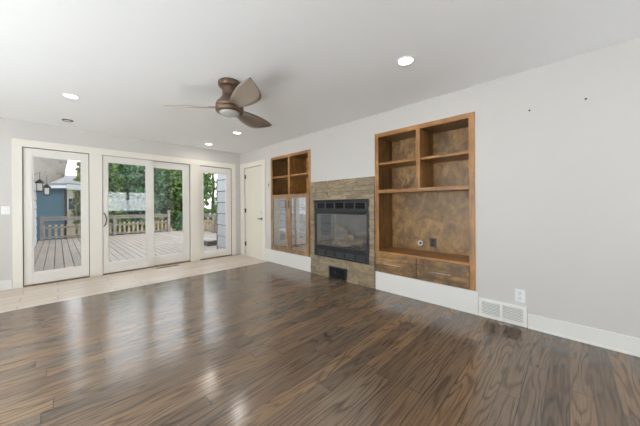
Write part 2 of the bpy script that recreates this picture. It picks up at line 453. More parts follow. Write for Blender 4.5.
# skirtings
S(MB().box(XL, YB - .018, 0, -0.455, YB - .001, .142).build('baseboard_back', M['white'], bevel=.003), 'short white baseboard left of the glass doors', 'baseboard')
S(MB().box(XR - .016, 3.245, 0, XR - .001, 4.645, .262).build('baseboard_right', M['white'], bevel=.003), 'tall white baseboard under the glass-doored cabinet', 'baseboard')
S(MB().box(XR - .016, 0.690, 0, XR - .001, 1.940, .250).build('baseboard_right', M['white'], bevel=.003), 'tall white baseboard under the open bookcase', 'baseboard')
m = MB(); m.box(XR - .016, YR, 0, XR - .001, 0.281, .140); m.box(XR - .024, YR, 0, XR - .016, 0.281, .018)
S(m.build('baseboard_right', M['white'], bevel=.003), 'white baseboard running right of the return air grille', 'baseboard')
S(MB().box(XL + .001, YR, 0, XL + .016, YB - .02, .14).build('baseboard_left', M['white'], bevel=.003), 'white baseboard along the left side wall', 'baseboard')
S(MB().box(XL + .02, YR + .001, 0, XR - .03, YR + .016, .14).build('baseboard_rear', M['white'], bevel=.003), 'white baseboard along the wall behind the camera', 'baseboard')

tag(MB().box(-3.3, -1.6, .001, -.95, 4.4, .016).build('added_bounce_rug', simple('pale_bounce_rug', lin(240, 238, 234), .95, var=.02, scale=30), bevel=.004), 'large pale rug added out of view to bounce light, left of the camera', 'rug')  # unseen rug, added as a reflector to brighten the ceiling

# ------------------------------------------------------------------ glass doors
def glazed(parent_name, parent, a, b, z0, z1, ga, gb, gz0, gz1, y0, y1, mat):
    m = MB()
    m.box(a, y0, z0, ga, y1, z1); m.box(gb, y0, z0, b, y1, z1); m.box(ga, y0, z0, gb, y1, gz0); m.box(ga, y0, gz1, gb, y1, z1)
    # glazing bead
    e = .012
    for (u0, u1, w0, w1) in ((ga, ga + e, gz0, gz1), (gb - e, gb, gz0, gz1), (ga + e, gb - e, gz0, gz0 + e), (ga + e, gb - e, gz1 - e, gz1)):
        m.box(u0, y0 + .008, w0, u1, y1 - .008, w1)
    o = m.build(parent_name, mat, parent, bevel=.002)
    yc = (y0 + y1) / 2
    MB().box(ga + .002, yc - .004, gz0 + .002, gb - .002, yc + .004, gz1 - .002).build('glass_pane', M['glass'], o)
    return o
def sill(parent, a, b):
    MB().box(a + .002, YB - .012, 0.001, b - .002, YB + .15, .018).build('threshold', M['threshold'], parent)
def jamb(parent, r, y0, y1, w=.004):
    a, b, c, d = r; m = MB()
    m.box(a + .0005, y0, .02, a + w, y1, d - .001); m.box(b - w, y0, .02, b - .0005, y1, d - .001); m.box(a + w, y0, d - w, b - w, y1, d - .0005)
    m.build('weatherstrip', M['dark_gap'], parent)
y0 = YB + .004
d = thing('door_1', (0, YB, 0), 'white full-glass door at left looking onto the deck', 'door', kind='structure')
glazed('door_leaf', d, -0.349, 0.365, .022, 2.053, -0.260, 0.280, .186, 1.940, y0 + .004, y0 + .048, M['doorwhite']); sill(d, -.356, .372)
jamb(d, D1, YB + .002, YB + .10)
d = thing('door_2', (1.25, YB, 0), 'white two-panel sliding glass door in the middle', 'door', kind='structure')
sp = glazed('sliding_panel', d, .543, 1.293, .022, 2.052, .609, 1.178, .192, 1.952, YB - .002, YB + .042, M['doorwhite'])
m = MB(); hx, hy = .566, YB - .0035
m.tube([(hx - .006, hy - .004, 1.06), (hx + .008, hy - .028, 1.035), (hx + .026, hy - .044, .95), (hx + .008, hy - .028, .865), (hx - .006, hy - .004, .84)], .009, 8)
m.build('door_handle', simple('grey_pull', lin(96, 94, 92), .35, .6), sp)
MB().box(hx - .014, hy - .003, .82, hx + .014, hy, 1.08).build('handle_plate', M['doorwhite'], sp)
glazed('fixed_panel', d, 1.235, 1.960, .022, 2.052, 1.300, 1.846, .190, 1.940, YB + .05, YB + .094, M['doorwhite']); sill(d, .537, 1.966)
jamb(d, D2, YB + .05, YB + .15)
d = thing('door_3', (2.5, YB, 0), 'white full-glass door nearest the room corner', 'door', kind='structure')
glazed('door_leaf', d, 2.158, 2.875, .022, 2.047, 2.228, 2.765, .162, 1.922, y0 + .004, y0 + .048, M['doorwhite']); sill(d, 2.151, 2.882)
jamb(d, D3, YB + .002, YB + .10)
# cream flush door in the right wall
d = thing('door_4', (XR, 5.15, 0), 'closed cream flush door beside the glass cabinet', 'door', kind='structure')
MB().box(XR + .022, 4.760, .012, XR + .064, 5.535, 2.060).build('door_leaf', M['door_cream'], d, bevel=.002)
m = MB(); m.tube([(XR + .0215, 4.815, .955), (XR - .004, 4.815, .955)], [.026, .026], 16); m.build('dead_bolt', M['chrome'], d)
for nm, z in (('dead_bolt', 1.03),): pass
bpy.data.objects['dead_bolt'].location.z += .075
m = MB(); m.tube([(XR + .0215, 4.822, .885), (XR + .008, 4.822, .885)], .028, 16); m.tube([(XR + .008, 4.822, .885), (XR - .03, 4.822, .885)], .010, 10)
m.tube([(XR - .028, 4.815, .885), (XR - .03, 4.87, .888), (XR - .028, 4.93, .885)], [.011, .010, .008], 10)
m.build('lever_handle', M['bronze'], d)
for z in (1.86, 1.06, .275):
    m = MB(); m.tube([(XR + .012, 5.545, z - .05), (XR + .012, 5.545, z + .05)], .009, 10); m.box(XR + .0125, 5.500, z - .05, XR + .0215, 5.538, z + .05)
    m.build('hinge', M['bronze'], d)
MB().box(XR - .012, 4.757, 0.001, XR + .12, 5.538, .010).build('threshold', M['white'], d)

# ================================================================== bookcase
FX = XR - .012       # face of the built-ins
def panels(mb, *b):
    for q in b: mb.box(*q)
def boxed(name, loc, r, label, cat):
    return thing(name, loc, label, cat)
bk = thing('bookcase', (XR, 1.33, .254), 'amber-brown built-in wooden bookcase with open niche right of the fireplace', 'bookcase')
a, b, z0, z1 = BK; g = .003; DX = XR + .42
def each(name, mat, parent, *boxes, bevel=.002):
    for q in boxes: MB().box(*q).build(name, mat, parent, bevel=bevel)
each('stile', M['frame_wood'], bk, (FX, a - .008, z0 - .004, XR - .0005, .772, z1 + .006), (FX, 1.885, .512, XR - .0005, b + .008, z1 + .006))
each('rail', M['frame_wood_h'], bk, (FX, .772, 2.108, XR - .0005, 1.885, z1 + .006), (FX - .001, .772, 1.338, XR + .02, 1.885, 1.383), (FX - .001, .772, .512, XR + .02, 1.885, .542))
each('side_panel', M['side_wood'], bk, (XR + .001, a + g, z0 + g, DX, .744, z1 - g), (XR + .001, 1.912, z0 + g, DX, b - g, z1 - g), bevel=0)
MB().box(DX, a + g, z0 + g, DX + .015, b - g, z1 - g).build('back_panel', M['back_wood'], bk)
MB().box(XR + .001, .744, 2.128, DX, 1.912, z1 - g).build('top_panel', M['side_wood'], bk)
MB().box(XR + .02, .744, 1.345, DX, 1.912, 1.381).build('niche_ceiling', M['side_wood'], bk)
MB().box(XR + .02, .744, .515, DX, 1.912, .540).build('niche_floor', M['frame_wood_h'], bk)
MB().box(FX - .001, 1.305, 1.383, DX, 1.353, 2.108).build('divider', M['frame_wood'], bk, bevel=.002)
MB().box(XR + .012, 1.353, 1.728, DX, 1.912, 1.760).build('shelf', M['frame_wood_h'], bk, bevel=.002)
MB().box(XR + .012, .744, 1.728, DX, 1.305, 1.760).build('shelf', M['frame_wood_h'], bk, bevel=.002)
MB().box(XR + .001, .744, z0 + g, DX, 1.912, z0 + .02).build('bottom_panel', M['side_wood'], bk)
def drawer(y0, y1, h0, h1, lab):
    dr = MB().box(FX - .006, y0, z0 - .002, XR + .012, y1, .510).build('drawer', M['drawer_wood'], bk, bevel=.003)
    m = MB(); m.tube([(FX - .036, h0, .382), (FX - .036, h1, .382)], .006, 10)
    for y in (h0 + .03, h1 - .03): m.tube([(FX - .0065, y, .382), (FX - .036, y, .382)], .005, 8)
    m.build('bar_handle', M['chrome'], dr); return dr
drawer(.774, 1.352, .944, 1.188, ''); drawer(1.358, 1.940, 1.544, 1.797, '')
# wall plates at the back of the niche
o = thing('cable_port', (DX, 1.485, .641), 'small round grey cable port left of the dark socket in the niche', 'cable port')
m = MB()
def disc(mb, x0, x1, y, z, r, n=20): mb.tube([(x0, y, z), (x1, y, z)], [r, r], n)
disc(m, DX - .001, DX - .010, 1.485, .641, .036); m.build('rim', M['chrome'], o)
m = MB(); disc(m, DX - .0105, DX - .014, 1.480, .641, .017); m.build('hole', M['blackdeep'], o)
o = thing('socket_plate', (DX, 1.308, .665), 'dark brown socket plate on the back of the bookcase niche', 'socket')
MB().box(DX - .008, 1.266, .602, DX - .001, 1.350, .724).build('plate', M['darkplate'], o, bevel=.002)
m = MB(); m.box(DX - .011, 1.29, .672, DX - .0085, 1.326, .705); m.box(DX - .011, 1.29, .622, DX - .0085, 1.326, .655); m.build('receptacle', M['blackdeep'], o, bevel=.002)

# ================================================================== glass cabinet
cb = thing('display_cabinet', (XR, 3.85, .266), 'brown built-in cabinet with glass doors between the cream door and fireplace', 'cabinet')
a, b, z0, z1 = CB
each('stile', M['frame_wood'], cb, (FX, a - .010, z0 - .004, XR - .0005, a + .05, z1 + .006), (FX, b - .05, z0 - .004, XR - .0005, b + .008, z1 + .006))
each('rail', M['frame_wood_h'], cb, (FX, a + .05, 2.108, XR - .0005, b - .05, z1 + .006), (FX, a + .05, 1.362, XR + .02, b - .05, 1.392), (FX, a + .05, z0 - .004, XR - .0005, b - .05, z0 + .026))
each('side_panel', M['side_wood'], cb, (XR + .001, a + g, z0 + g, DX, a + .024, z1 - g), (XR + .001, b - .024, z0 + g, DX, b - g, z1 - g), bevel=0)
MB().box(DX, a + g, z0 + g, DX + .015, b - g, z1 - g).build('back_panel', M['back_wood'], cb)
MB().box(XR + .001, a + .024, 2.128, DX, b - .024, z1 - g).build('top_panel', M['side_wood'], cb)
MB().box(XR + .02, a + .024, 1.362, DX, b - .024, 1.388).build('middle_panel', M['side_wood'], cb)
MB().box(XR + .001, a + .024, z0 + g, DX, b - .024, z0 + .03).build('bottom_panel', M['side_wood'], cb)
MB().box(FX - .001, 3.822, 1.392, DX, 3.875, 2.108).build('divider', M['frame_wood'], cb, bevel=.002)
for (u0, u1) in ((a + .024, 3.822), (3.875, b - .024)):
    MB().box(XR + .012, u0, 1.735, DX, u1, 1.765).build('shelf', M['frame_wood_h'], cb, bevel=.002)
for z in (.66, 1.02):
    MB().box(XR + .05, a + .024, z, DX, b - .024, z + .022).build('shelf', M['door_wood'], cb)
def cdoor(y0, y1, hy):
    s_ = .085; zz0, zz1 = z0 + .005, 1.378
    m = MB(); X0, X1 = FX - .018, FX - .0005
    m.box(X0, y0, zz0, X1, y0 + s_, zz1); m.box(X0, y1 - s_, zz0, X1, y1, zz1); m.box(X0, y0 + s_, zz0, X1, y1 - s_, zz0 + s_); m.box(X0, y0 + s_, zz1 - s_ + .025, X1, y1 - s_, zz1)
    dd = m.build('cabinet_door', M['door_wood'], cb, bevel=.002)
    MB().box(X0 + .008, y0 + s_ - .002, zz0 + s_ - .002, X0 + .012, y1 - s_ + .002, zz1 - s_ + .027).build('glass_pane', M['cab_glass'], dd)
    m = MB(); m.tube([(X0 - .028, hy, 1.13), (X0 - .028, hy, 1.27)], .006, 8)
    for z in (1.15, 1.25): m.tube([(X0 - .0005, hy, z), (X0 - .028, hy, z)], .005, 8)
    m.build('bar_handle', M['bronze'], dd)
cdoor(a + .012, 3.846, 3.80); cdoor(3.850, b - .012, 3.895)

# ================================================================== fireplace
# stacked stone surround, one stone after another in courses
SX0, SX1 = XR - .001, XR - .034
m = MB()
m.box(XR - .010, 1.950, 0, XR - .001, 2.034, 1.575); m.box(XR - .010, 3.145, 0, XR - .001, 3.238, 1.575)
m.box(XR - .010, 2.034, 1.270, XR - .001, 3.145, 1.575); m.box(XR - .010, 2.034, .196, XR - .001, 3.145, .322)
m.box(XR - .010, 2.034, 0, XR - .001, 2.438, .196); m.box(XR - .010, 2.803, 0, XR - .001, 3.145, .196)
zs = [0, .066, .130, .194, .258, .322]
z = .322
while z < 1.268 - .03: z += (1.268 - .322) / 16; zs.append(round(z, 4))
zs[-1] = 1.268
zs += [1.330, 1.392, 1.454, 1.516, 1.578]
sm = MB()
def jit(a): return random.uniform(-a, a)
def stone(y0, y1, za, zb):
    dx = random.uniform(.018, .034); q = .0012
    pts = []
    for x in (XR - dx, XR - .0105):
        for y in (y0 + q, y1 - q):
            for zz in (za + q, zb - q):
                k = 1 if x < XR - .0105 else 0
                pts.append((x + k * jit(.0025), y + k * jit(.0008), zz + k * jit(.0008)))
    sm.hexa(pts)
for za, zb in zip(zs, zs[1:]):
    zc = (za + zb) / 2
    if zc > 1.268 or .196 < zc < .322: runs = [(1.948, 3.240)]
    elif zc < .196: runs = [(1.948, 2.438), (2.803, 3.240)]
    else: runs = [(1.948, 2.033), (3.147, 3.240)]
    for r0, r1 in runs:
        y = r0
        while y < r1 - 1e-4:
            L = random.uniform(.18, .46); e = min(r1, y + L)
            if r1 - e < .09: e = r1
            stone(y, e, za, zb); y = e
fs = thing('fireplace_surround', (XR, 2.594, 0), 'stacked grey-tan ledger stone surround around the black fireplace', 'fireplace surround')
m.build('backing', M['grout'], fs); sm.build('stone_courses', M['stone'], fs, bevel=.002)

fi = thing('fireplace_insert', (XR, 2.597, .335), 'black metal fireplace with glass front and louvered grilles', 'fireplace')
fa, fb, f0, f1 = 2.036, 3.144, .325, 1.266
X0, X1 = XR - .022, XR - .004
m = MB()
m.box(X0, fa, f0, X1, fa + .045, f1); m.box(X0, fb - .045, f0, X1, fb, f1)
m.box(X0, fa + .045, f0, X1, fb - .045, f0 + .022); m.box(X0, fa + .045, f1 - .055, X1, fb - .045, f1)
m.box(X0, fa + .045, 1.055, X1, fb - .045, 1.118); m.box(X0, fa + .045, .438, X1, fb - .045, .512)
m.build('frame', M['black'], fi, bevel=.003)
# hood lip and lower lip
m = MB(); m.hexa([(X0 - .035, fa + .05, 1.034), (X0 - .035, fa + .05, 1.040), (X0 - .035, fb - .05, 1.034), (X0 - .035, fb - .05, 1.040),
                  (X0 - .0005, fa + .05, 1.060), (X0 - .0005, fa + .05, 1.075), (X0 - .0005, fb - .05, 1.060), (X0 - .0005, fb - .05, 1.075)])
m.build('hood', M['black'], fi)
MB().box(X0 - .014, fa + .03, .494, X0 - .0005, fb - .03, .513).build('lower_lip', M['black'], fi, bevel=.002)
def grille(name, z0, z1, xs, mats):
    m = MB(); m.box(X1 - .001, xs[0], z0, X1 + .001, xs[-1], z1, 1)
    for u0, u1 in zip(xs, xs[1:]):
        for k in range(4):
            zc = z0 + (k + .5) * (z1 - z0) / 4
            m.hexa([(X0 + .003, u0 + .008, zc - .008), (X0 + .003, u0 + .008, zc - .004), (X0 + .003, u1 - .008, zc - .008), (X0 + .003, u1 - .008, zc - .004),
                    (X1 - .002, u0 + .008, zc + .004), (X1 - .002, u0 + .008, zc + .008), (X1 - .002, u1 - .008, zc + .004), (X1 - .002, u1 - .008, zc + .008)])
    for u in xs: m.box(X0 + .001, u - .012, z0, X1 - .001, u + .012, z1, 2)
    m.build(name, mats, fi)
gx = [fa + .055 + i * (fb - fa - .11) / 5 for i in range(6)]
grille('upper_grille', 1.119, 1.210, gx, [M['blackdeep'], M['blackdeep'], M['louver']]); grille('lower_grille', .352, .437, gx, [M['louver'], M['louver'], M['black']])
MB().box(X0 + .006, fa + .046, .513, X0 + .011, fb - .046, 1.054).build('glass_pane', M['fire_glass'], fi)
m = MB()
bx = XR + .42
m.box(bx, 2.05, .341, bx + .01, 3.129, 1.252); m.box(XR + .002, 2.05, .341, bx, 2.06, 1.252); m.box(XR + .002, 3.121, .341, bx, 3.129, 1.252)
m.box(XR + .002, 2.06, .341, bx, 3.121, .43); m.box(XR + .002, 2.06, 1.10, bx, 3.121, 1.252)
m.build('firebox', M['firebrick'], fi)
# grate and logs
gr = thing('fire_grate', (XR + .2, 2.6, .431), 'black iron grate inside the glass-fronted fireplace', 'grate')
m = MB()
for i in range(7):
    y = 2.36 + i * .08; m.tube([(XR + .07, y, .49), (XR + .32, y, .49)], .007, 8)
m.build('bars', M['blackdeep'], gr)
for y in (2.37, 2.83): 
    m = MB(); m.tube([(XR + .2, y, .4325), (XR + .2, y, .484)], .008, 8); m.build('leg', M['blackdeep'], gr)
def log(p0, p1, r, label):
    m = MB(); N = 9; pts = []; rs = []
    for i in range(N):
        f = i / (N - 1); p = Vector(p0).lerp(Vector(p1), f); pts.append(p + Vector((jit(.006), 0, jit(.006)))); rs.append(r * (1 + jit(.14)))
    m.tube(pts, rs, 12)
    base = (Vector(p0) + Vector(p1)) / 2
    o = m.build('fire_log', M['log'])
    for v in o.data.vertices: v.co -= base
    o.location = base
    tag(o, label, 'log', 'logs in the fireplace')
log((XR + .27, 2.32, .576), (XR + .27, 2.90, .576), .062, 'thick log lying at the back of the fireplace grate')
log((XR + .12, 2.42, .560), (XR + .12, 2.82, .560), .050, 'shorter log lying at the front of the fireplace grate')
log((XR + .11, 2.46, .672), (XR + .28, 2.66, .692), .048, 'log laid crosswise on the fireplace logs, nearer the bookcase')
log((XR + .20, 2.60, .780), (XR + .24, 2.86, .800), .044, 'topmost log of the pile behind the fireplace glass')

# low black box at the floor
o = thing('air_intake_box', (XR, 2.62, 0), 'small black framed intake box at floor level below the fireplace', 'vent')
m = MB(); u0, u1 = 2.441, 2.800; x0, x1 = XR - .042, XR - .004
m.box(x0, u0, .002, x1, u0 + .022, .194); m.box(x0, u1 - .022, .002, x1, u1, .194); m.box(x0, u0 + .022, .002, x1, u1 - .022, .020); m.box(x0, u0 + .022, .174, x1, u1 - .022, .194)
m.build('frame', M['black'], o, bevel=.002)
MB().box(x0 + .012, u0 + .022, .020, x1, u1 - .022, .174).build('panel', simple('dark_glossy_panel', lin(24, 28, 34), .15), o)
m = MB(); m.box(x0 + .002, 2.655, .098, x0 + .0115, 2.675, .114); m.build('latch', M['louver'], o)

# ================================================================== right wall fittings
o = thing('return_air_grille', (XR, .486, 0), 'white louvered return air grille low on the wall under the outlet', 'vent')
x0, x1 = XR - .020, XR - .002
m = MB(); u0, u1, um = .287, .684, .488
m.box(x0, u0, .002, x1, u0 + .028, .194); m.box(x0, u1 - .028, .002, x1, u1, .194); m.box(x0, u0 + .028, .002, x1, u1 - .028, .030); m.box(x0, u0 + .028, .166, x1, u1 - .028, .194); m.box(x0, um - .010, .030, x1, um + .010, .166)
m.build('frame', M['vent_white'], o, bevel=.002)
MB().box(x1 - .002, u0 + .028, .030, x1, u1 - .028, .166).build('backing', M['vent_dark'], o)
for c0, c1 in ((u0 + .028, um - .010), (um + .010, u1 - .028)):
    m = MB()
    for k in range(9):
        zc = .030 + (k + .5) * .136 / 9
        m.hexa([(x0 + .002, c0, zc - .0055), (x0 + .002, c0, zc - .0035), (x0 + .002, c1, zc - .0055), (x0 + .002, c1, zc - .0035),
                (x1 - .004, c0, zc + .001), (x1 - .004, c0, zc + .003), (x1 - .004, c1, zc + .001), (x1 - .004, c1, zc + .003)])
    m.build('louver_panel', M['vent_white'], o)
o = thing('wall_outlet', (XR, .34, .227), 'white duplex outlet plate on the wall above the return grille', 'outlet')
MB().box(XR - .007, .300, .228, XR - .001, .381, .352).build('cover_plate', M['plastic'], o, bevel=.002)
for z in (.265, .315):
    m = MB(); m.box(XR - .010, .322, z - .018, XR - .0075, .358, z + .018)
    r = m.build('receptacle', M['plastic'], o, bevel=.003)
    m = MB(); m.box(XR - .0115, .332, z - .004, XR - .0102, .335, z + .009); m.box(XR - .0115, .345, z - .004, XR - .0102, .348, z + .009); m.box(XR - .0115, .338, z - .013, XR - .0102, .342, z - .008)
    m.build('slot', M['slot'], r)
o = thing('light_switch', (XR, 4.53, 1.52), 'narrow grey-white switch plate between the cream door and cabinet', 'switch')
MB().box(XR - .007, 4.495, 1.525, XR - .001, 4.555, 1.690).build('cover_plate', simple('grey_switch_plate', lin(196, 190, 184), .4), o, bevel=.002)
MB().box(XR - .012, 4.515, 1.585, XR - .0075, 4.535, 1.630).build('rocker', M['slot'], o, bevel=.001)
o = thing('light_switch', (-.514, YB, 1.07), 'square white light switch left of the glass doors', 'switch')
MB().box(-.556, YB - .007, 1.075, -.472, YB - .001, 1.190).build('cover_plate', M['plastic'], o, bevel=.002)
MB().box(-.530, YB - .011, 1.100, -.498, YB - .0075, 1.165).build('rocker', M['plastic'], o, bevel=.002)
for (y, z, lab) in ((.259, 2.052, 'small dark nail high on the wall, nearer the bookcase'), (-.108, 2.052, 'small dark nail high on the wall, farther from the bookcase')):
    m = MB(); m.tube([(XR - .0005, y, z), (XR - .012, y, z + .003)], .004, 8); m.tube([(XR - .012, y, z + .003), (XR - .014, y, z + .003)], .008, 10)
    tag(m.build('nail', M['slot']), lab, 'nail', 'nails left in the wall')
# register in the tile floor
o = thing('floor_register', (1.49, 5.575, 0), 'slim brownish floor register set in tile before the sliding door', 'vent')
m = MB(); a0, a1, b0, b1 = 1.30, 1.675, 5.545, 5.605
m.box(a0, b0, .001, a1, b0 + .010, .006); m.box(a0, b1 - .010, .001, a1, b1, .006); m.box(a0, b0 + .01, .001, a0 + .012, b1 - .01, .006); m.box(a1 - .012, b0 + .01, .001, a1, b1 - .01, .006)
m.build('frame', M['threshold'], o)
m = MB()
for k in range(22):
    x = a0 + .018 + k * .016; m.box(x, b0 + .01, .001, x + .006, b1 - .01, .0045)
m.build('slats', M['bronze'], o)

# ================================================================== ceiling fan
FXc, FYc = 1.237, 2.487
fan = thing('ceiling_fan', (FXc, FYc, H), 'brown three-blade hugger ceiling fan with frosted light dish', 'ceiling fan')
MB().lathe(FXc, FYc, [(0, H - .001), (.108, H - .001), (.112, H - .012), (.112, H - .040), (.098, H - .052), (0, H - .052)]).build('canopy', M['fan_body'], fan)
MB().lathe(FXc, FYc, [(0, H - .053), (.078, H - .053), (.074, H - .075), (.070, H - .10), (.070, H - .13), (.080, H - .160), (.105, H - .190),
                      (.128, H - .215), (.135, H - .240), (.135, H - .262), (0, H - .262)]).build('motor_housing', M['fan_body'], fan)
MB().lathe(FXc, FYc, [(0, H - .2625), (.136, H - .2625), (.138, H - .275), (.137, H - .298), (.128, H - .310), (.104, H - .312), (0, H - .310)]).build('light_ring', M['fan_body'], fan)
MB().lathe(FXc, FYc, [(.103, H - .3125), (.099, H - .322), (.082, H - .334), (.05, H - .342), (0, H - .345)]).build('light_dish', M['fan_glass'], fan)
def blade(ang):
    ca, sa = math.cos(ang), math.sin(ang); pitch = math.radians(19)
    bm = MB(); zc = H - .268; N = 26; top = []; bot = []
    rows = []
    for i in range(N + 1):
        f = i / N; r = .105 + f * (.685 - .105)
        # planform: tapered root, full shoulder, tip swept to the lower edge
        ul = -.045 - .040 * math.sin(min(1, f / .6) * PI / 2) + .022 * max(0, (f - .6) / .4) ** 2
        if f < .62: ue = .045 + .080 * math.sin(f / .62 * PI / 2)
        else: ue = .125 - .165 * ((f - .62) / .38) ** 2.3
        ue = max(ue, ul + .004); wide = (ue - ul) / 2; cen = (ue + ul) / 2
        row = []
        for j in range(7):
            s_ = -1 + j / 3.0
            u = cen + s_ * wide; camber = -.010 * (1 - s_ * s_)
            zz = -u * math.sin(pitch) - camber; uu = u * math.cos(pitch)
            row.append((r, uu, zz))
        rows.append(row)
    def P(q, dz): 
        r, u, zz = q
        return (FXc + ca * r - sa * u, FYc + sa * r + ca * u, zc + zz + dz)
    T = [[bm.bm.verts.new(P(q, .004)) for q in row] for row in rows]; B = [[bm.bm.verts.new(P(q, -.004)) for q in row] for row in rows]
    for i in range(N):
        for j in range(6):
            f1 = bm.bm.faces.new((T[i][j], T[i + 1][j], T[i + 1][j + 1], T[i][j + 1])); f2 = bm.bm.faces.new((B[i][j], B[i][j + 1], B[i + 1][j + 1], B[i + 1][j])); f1.smooth = f2.smooth = True
        for j in (0, 6): bm.bm.faces.new((T[i][j], T[i + 1][j], B[i + 1][j], B[i][j]))
    for i in (0, N):
        for j in range(6): bm.bm.faces.new((T[i][j], T[i][j + 1], B[i][j + 1], B[i][j]))
    b = bm.build('blade', M['fan_blade'], fan)
    m = MB(); m.hexa([tuple(P((r, u, zz), 0)) for r in (.10, .20) for u in (-.032, .032) for zz in (.009 - u * .34, .016 - u * .34)])
    m.build('blade_arm', M['fan_body'], b)
for dg in (141, 21, -99): blade(math.radians(dg))

# ================================================================== downlights
def downlight(x, y, label, lit=True):
    o = thing('recessed_light', (x, y, H), label, 'ceiling light', 'recessed ceiling downlights')
    MB().lathe(x, y, [(.062, H - .0005), (.078, H - .0005), (.080, H - .006), (.074, H - .009), (.062, H - .006)], 32).build('trim_ring', M['white'] if lit else M['vent_white'], o)
    if lit:
        MB().lathe(x, y, [(0, H - .004), (.0615, H - .004), (.0615, H - .0015), (0, H - .0015)], 32).build('lens', M['lens'], o)
        d = bpy.data.lights.new('downlight_glow', 'AREA'); d.shape = 'DISK'; d.size = .12; d.energy = LAMP_W; d.color = (1.0, .95, .89)
        l = bpy.data.objects.new('downlight_glow', d); C.objects.link(l); l.parent = o; l.location = (0, 0, -.012)
    else:
        MB().lathe(x, y, [(.0615, H - .001), (.060, H - .014), (.048, H - .020), (.040, H - .012)], 32).build('eyeball', M['vent_dark'], o)
        MB().lathe(x, y, [(0, H - .018), (.039, H - .016), (.039, H - .004), (0, H - .004)], 32).build('lens', M['lens_off'], o)
downlight(.114, 4.07, 'lit round downlight over the left glass door side of the room')
downlight(2.139, 1.02, 'lit round downlight nearest the camera, above the bookcase side')
downlight(2.176, 4.11, 'lit round downlight just beyond the lower right fan blade')
downlight(2.167, 5.27, 'lit round downlight closest to the room corner')
downlight(.108, 5.21, 'unlit warm-toned round downlight nearest the left glass door', False)

# ================================================================== outdoors
S(MB().box(-30, YB + .3, -1.3, 40, 60, -1.2).build('ground', M['ground']), 'brown leaf-littered ground below the deck', 'ground')
# deck boards run away from the house
m = MB(); DZ = -.06; x = -.49; i = 0
while x < 5.15:
    w_ = .135; ys = YB + .17 if x < 3.13 else 7.15
    joint = random.uniform(9, 12)
    for (s0, s1) in ((ys, joint - .002), (joint + .002, 14.05)):
        if x < .215 < x + .146 and s0 == ys:
            m.box(x, s0, DZ - .03, x + w_, 6.95, DZ); m.box(x, 6.954, DZ - .03, x + w_, 7.45, DZ, 1); m.box(x, 7.454, DZ - .03, x + w_, s1, DZ)
        else: m.box(x, s0, DZ - .03, x + w_, s1, DZ)
    x += .1485; i += 1
S(m.build('deck_floor', [M['deck'], M['deck_red']]), 'weathered grey board deck outside the glass doors', 'deck')
m = MB()
for y in (6.2, 7.6, 9.0, 10.4, 11.8, 13.2): m.box(-.49, y, DZ - .2, 3.0 if y < 7.1 else 5.1, y + .04, DZ - .031)
S(m.build('deck_joists', M['darkwood']), 'dark joists under the weathered deck boards', 'deck')

# railings
def railing(p0, p1, top, label, n, posts, group='deck railings', step=.1615):
    p0, p1 = Vector(p0), Vector(p1); d = (p1 - p0); L = d.length; d.normalize(); q = Vector((-d.y, d.x))
    o = thing('deck_railing', (p0.x, p0.y, DZ), label, 'railing', group)
    def bar(mb, s0, s1, w, za, zb, off=0):
        pts = []
        for s in (s0, s1):
            for k in (-w / 2 + off, w / 2 + off):
                for z in (za, zb):
                    c = p0 + d * s + q * k; pts.append((c.x, c.y, z))
        mb.hexa(pts)
    m = MB(); bar(m, 0, L, .13, top - .045, top); m.build('top_rail', M['rail'], o)
    m = MB(); bar(m, 0, L, .04, top - .145, top - .06); m.build('upper_rail', M['rail'], o)
    m = MB(); bar(m, 0, L, .04, .36, .43); m.build('middle_rail', M['rail'], o)
    m = MB(); bar(m, 0, L, .04, DZ + .05, DZ + .12); m.build('bottom_rail', M['rail'], o)
    for s, h in posts:
        m = MB(); bar(m, s - .05, s + .05, .1, DZ + .001, h, -.075); m.build('post', M['rail'], o)
    s = .06
    while s < L - .05:
        m = MB(); bar(m, s, s + .07, .022, DZ + .03, .50, .033)
        c = []
        m.build('picket', M['picket'], o); s += step
railing((-.46, 14.0), (3.80, 14.0), .80, 'long weathered deck railing at the far edge of the deck', 0, [(.06, .84), (2.17, .76), (4.23, .98)])
railing((5.08, 13.9), (5.08, 7.4), .80, 'weathered deck railing along the right side of the deck', 0, [(.06, .84), (2.2, .76), (4.4, .76), (6.44, .84)])
# dark bench and downspout by the right wing
o = thing('deck_step', (3.9, 8.1, DZ), 'low dark timber step on the deck beside the white siding', 'step')
MB().box(3.22, 7.94, DZ + .001, 5.0, 8.30, .069).build('riser', M['darkwood'], o)
MB().box(3.20, 7.91, .070, 5.0, 8.33, .105).build('tread', M['rail'], o)

# wings of the house
def siding_wall(x_face, x_back, y0, y1, z0, z1, ex):
    m = MB(); z = z0; s = 1 if x_face > x_back else -1
    m.box(min(x_face - s * .03, x_back), y0, z0, max(x_face - s * .03, x_back), y1, z1, 1)
    while z < z1 - .01:
        zt = min(z + ex, z1) - .022
        m.hexa([(x_face - s * .0295, y0, z), (x_face - s * .0295, y0, zt), (x_face - s * .0295, y1, z), (x_face - s * .0295, y1, zt),
                (x_face, y0, z), (x_face - s * .012, y0, zt), (x_face, y1, z), (x_face - s * .012, y1, zt)]); z += ex
    return m
S(siding_wall(-.50, -3.2, YB + .17, 13.2, -1.2, 2.36, .29).build('wall_wing_left', [M['siding'], M['darkwood']]), 'white lap-sided wing wall at the left of the deck', 'wall')
S(siding_wall(3.15, 4.6, YB + .17, 7.12, -1.2, 2.36, .31).build('wall_wing_right', [M['siding'], M['darkwood']]), 'white lap-sided wing wall seen through the corner glass door', 'wall')
o = thing('downspout', (3.19, 7.17, -1.2), 'dark grey downspout at the corner of the white sided wing', 'downspout')
MB().box(3.16, 7.13, -1.2, 3.22, 7.19, 1.95).build('pipe', M['darkwood'], o)
m = MB()
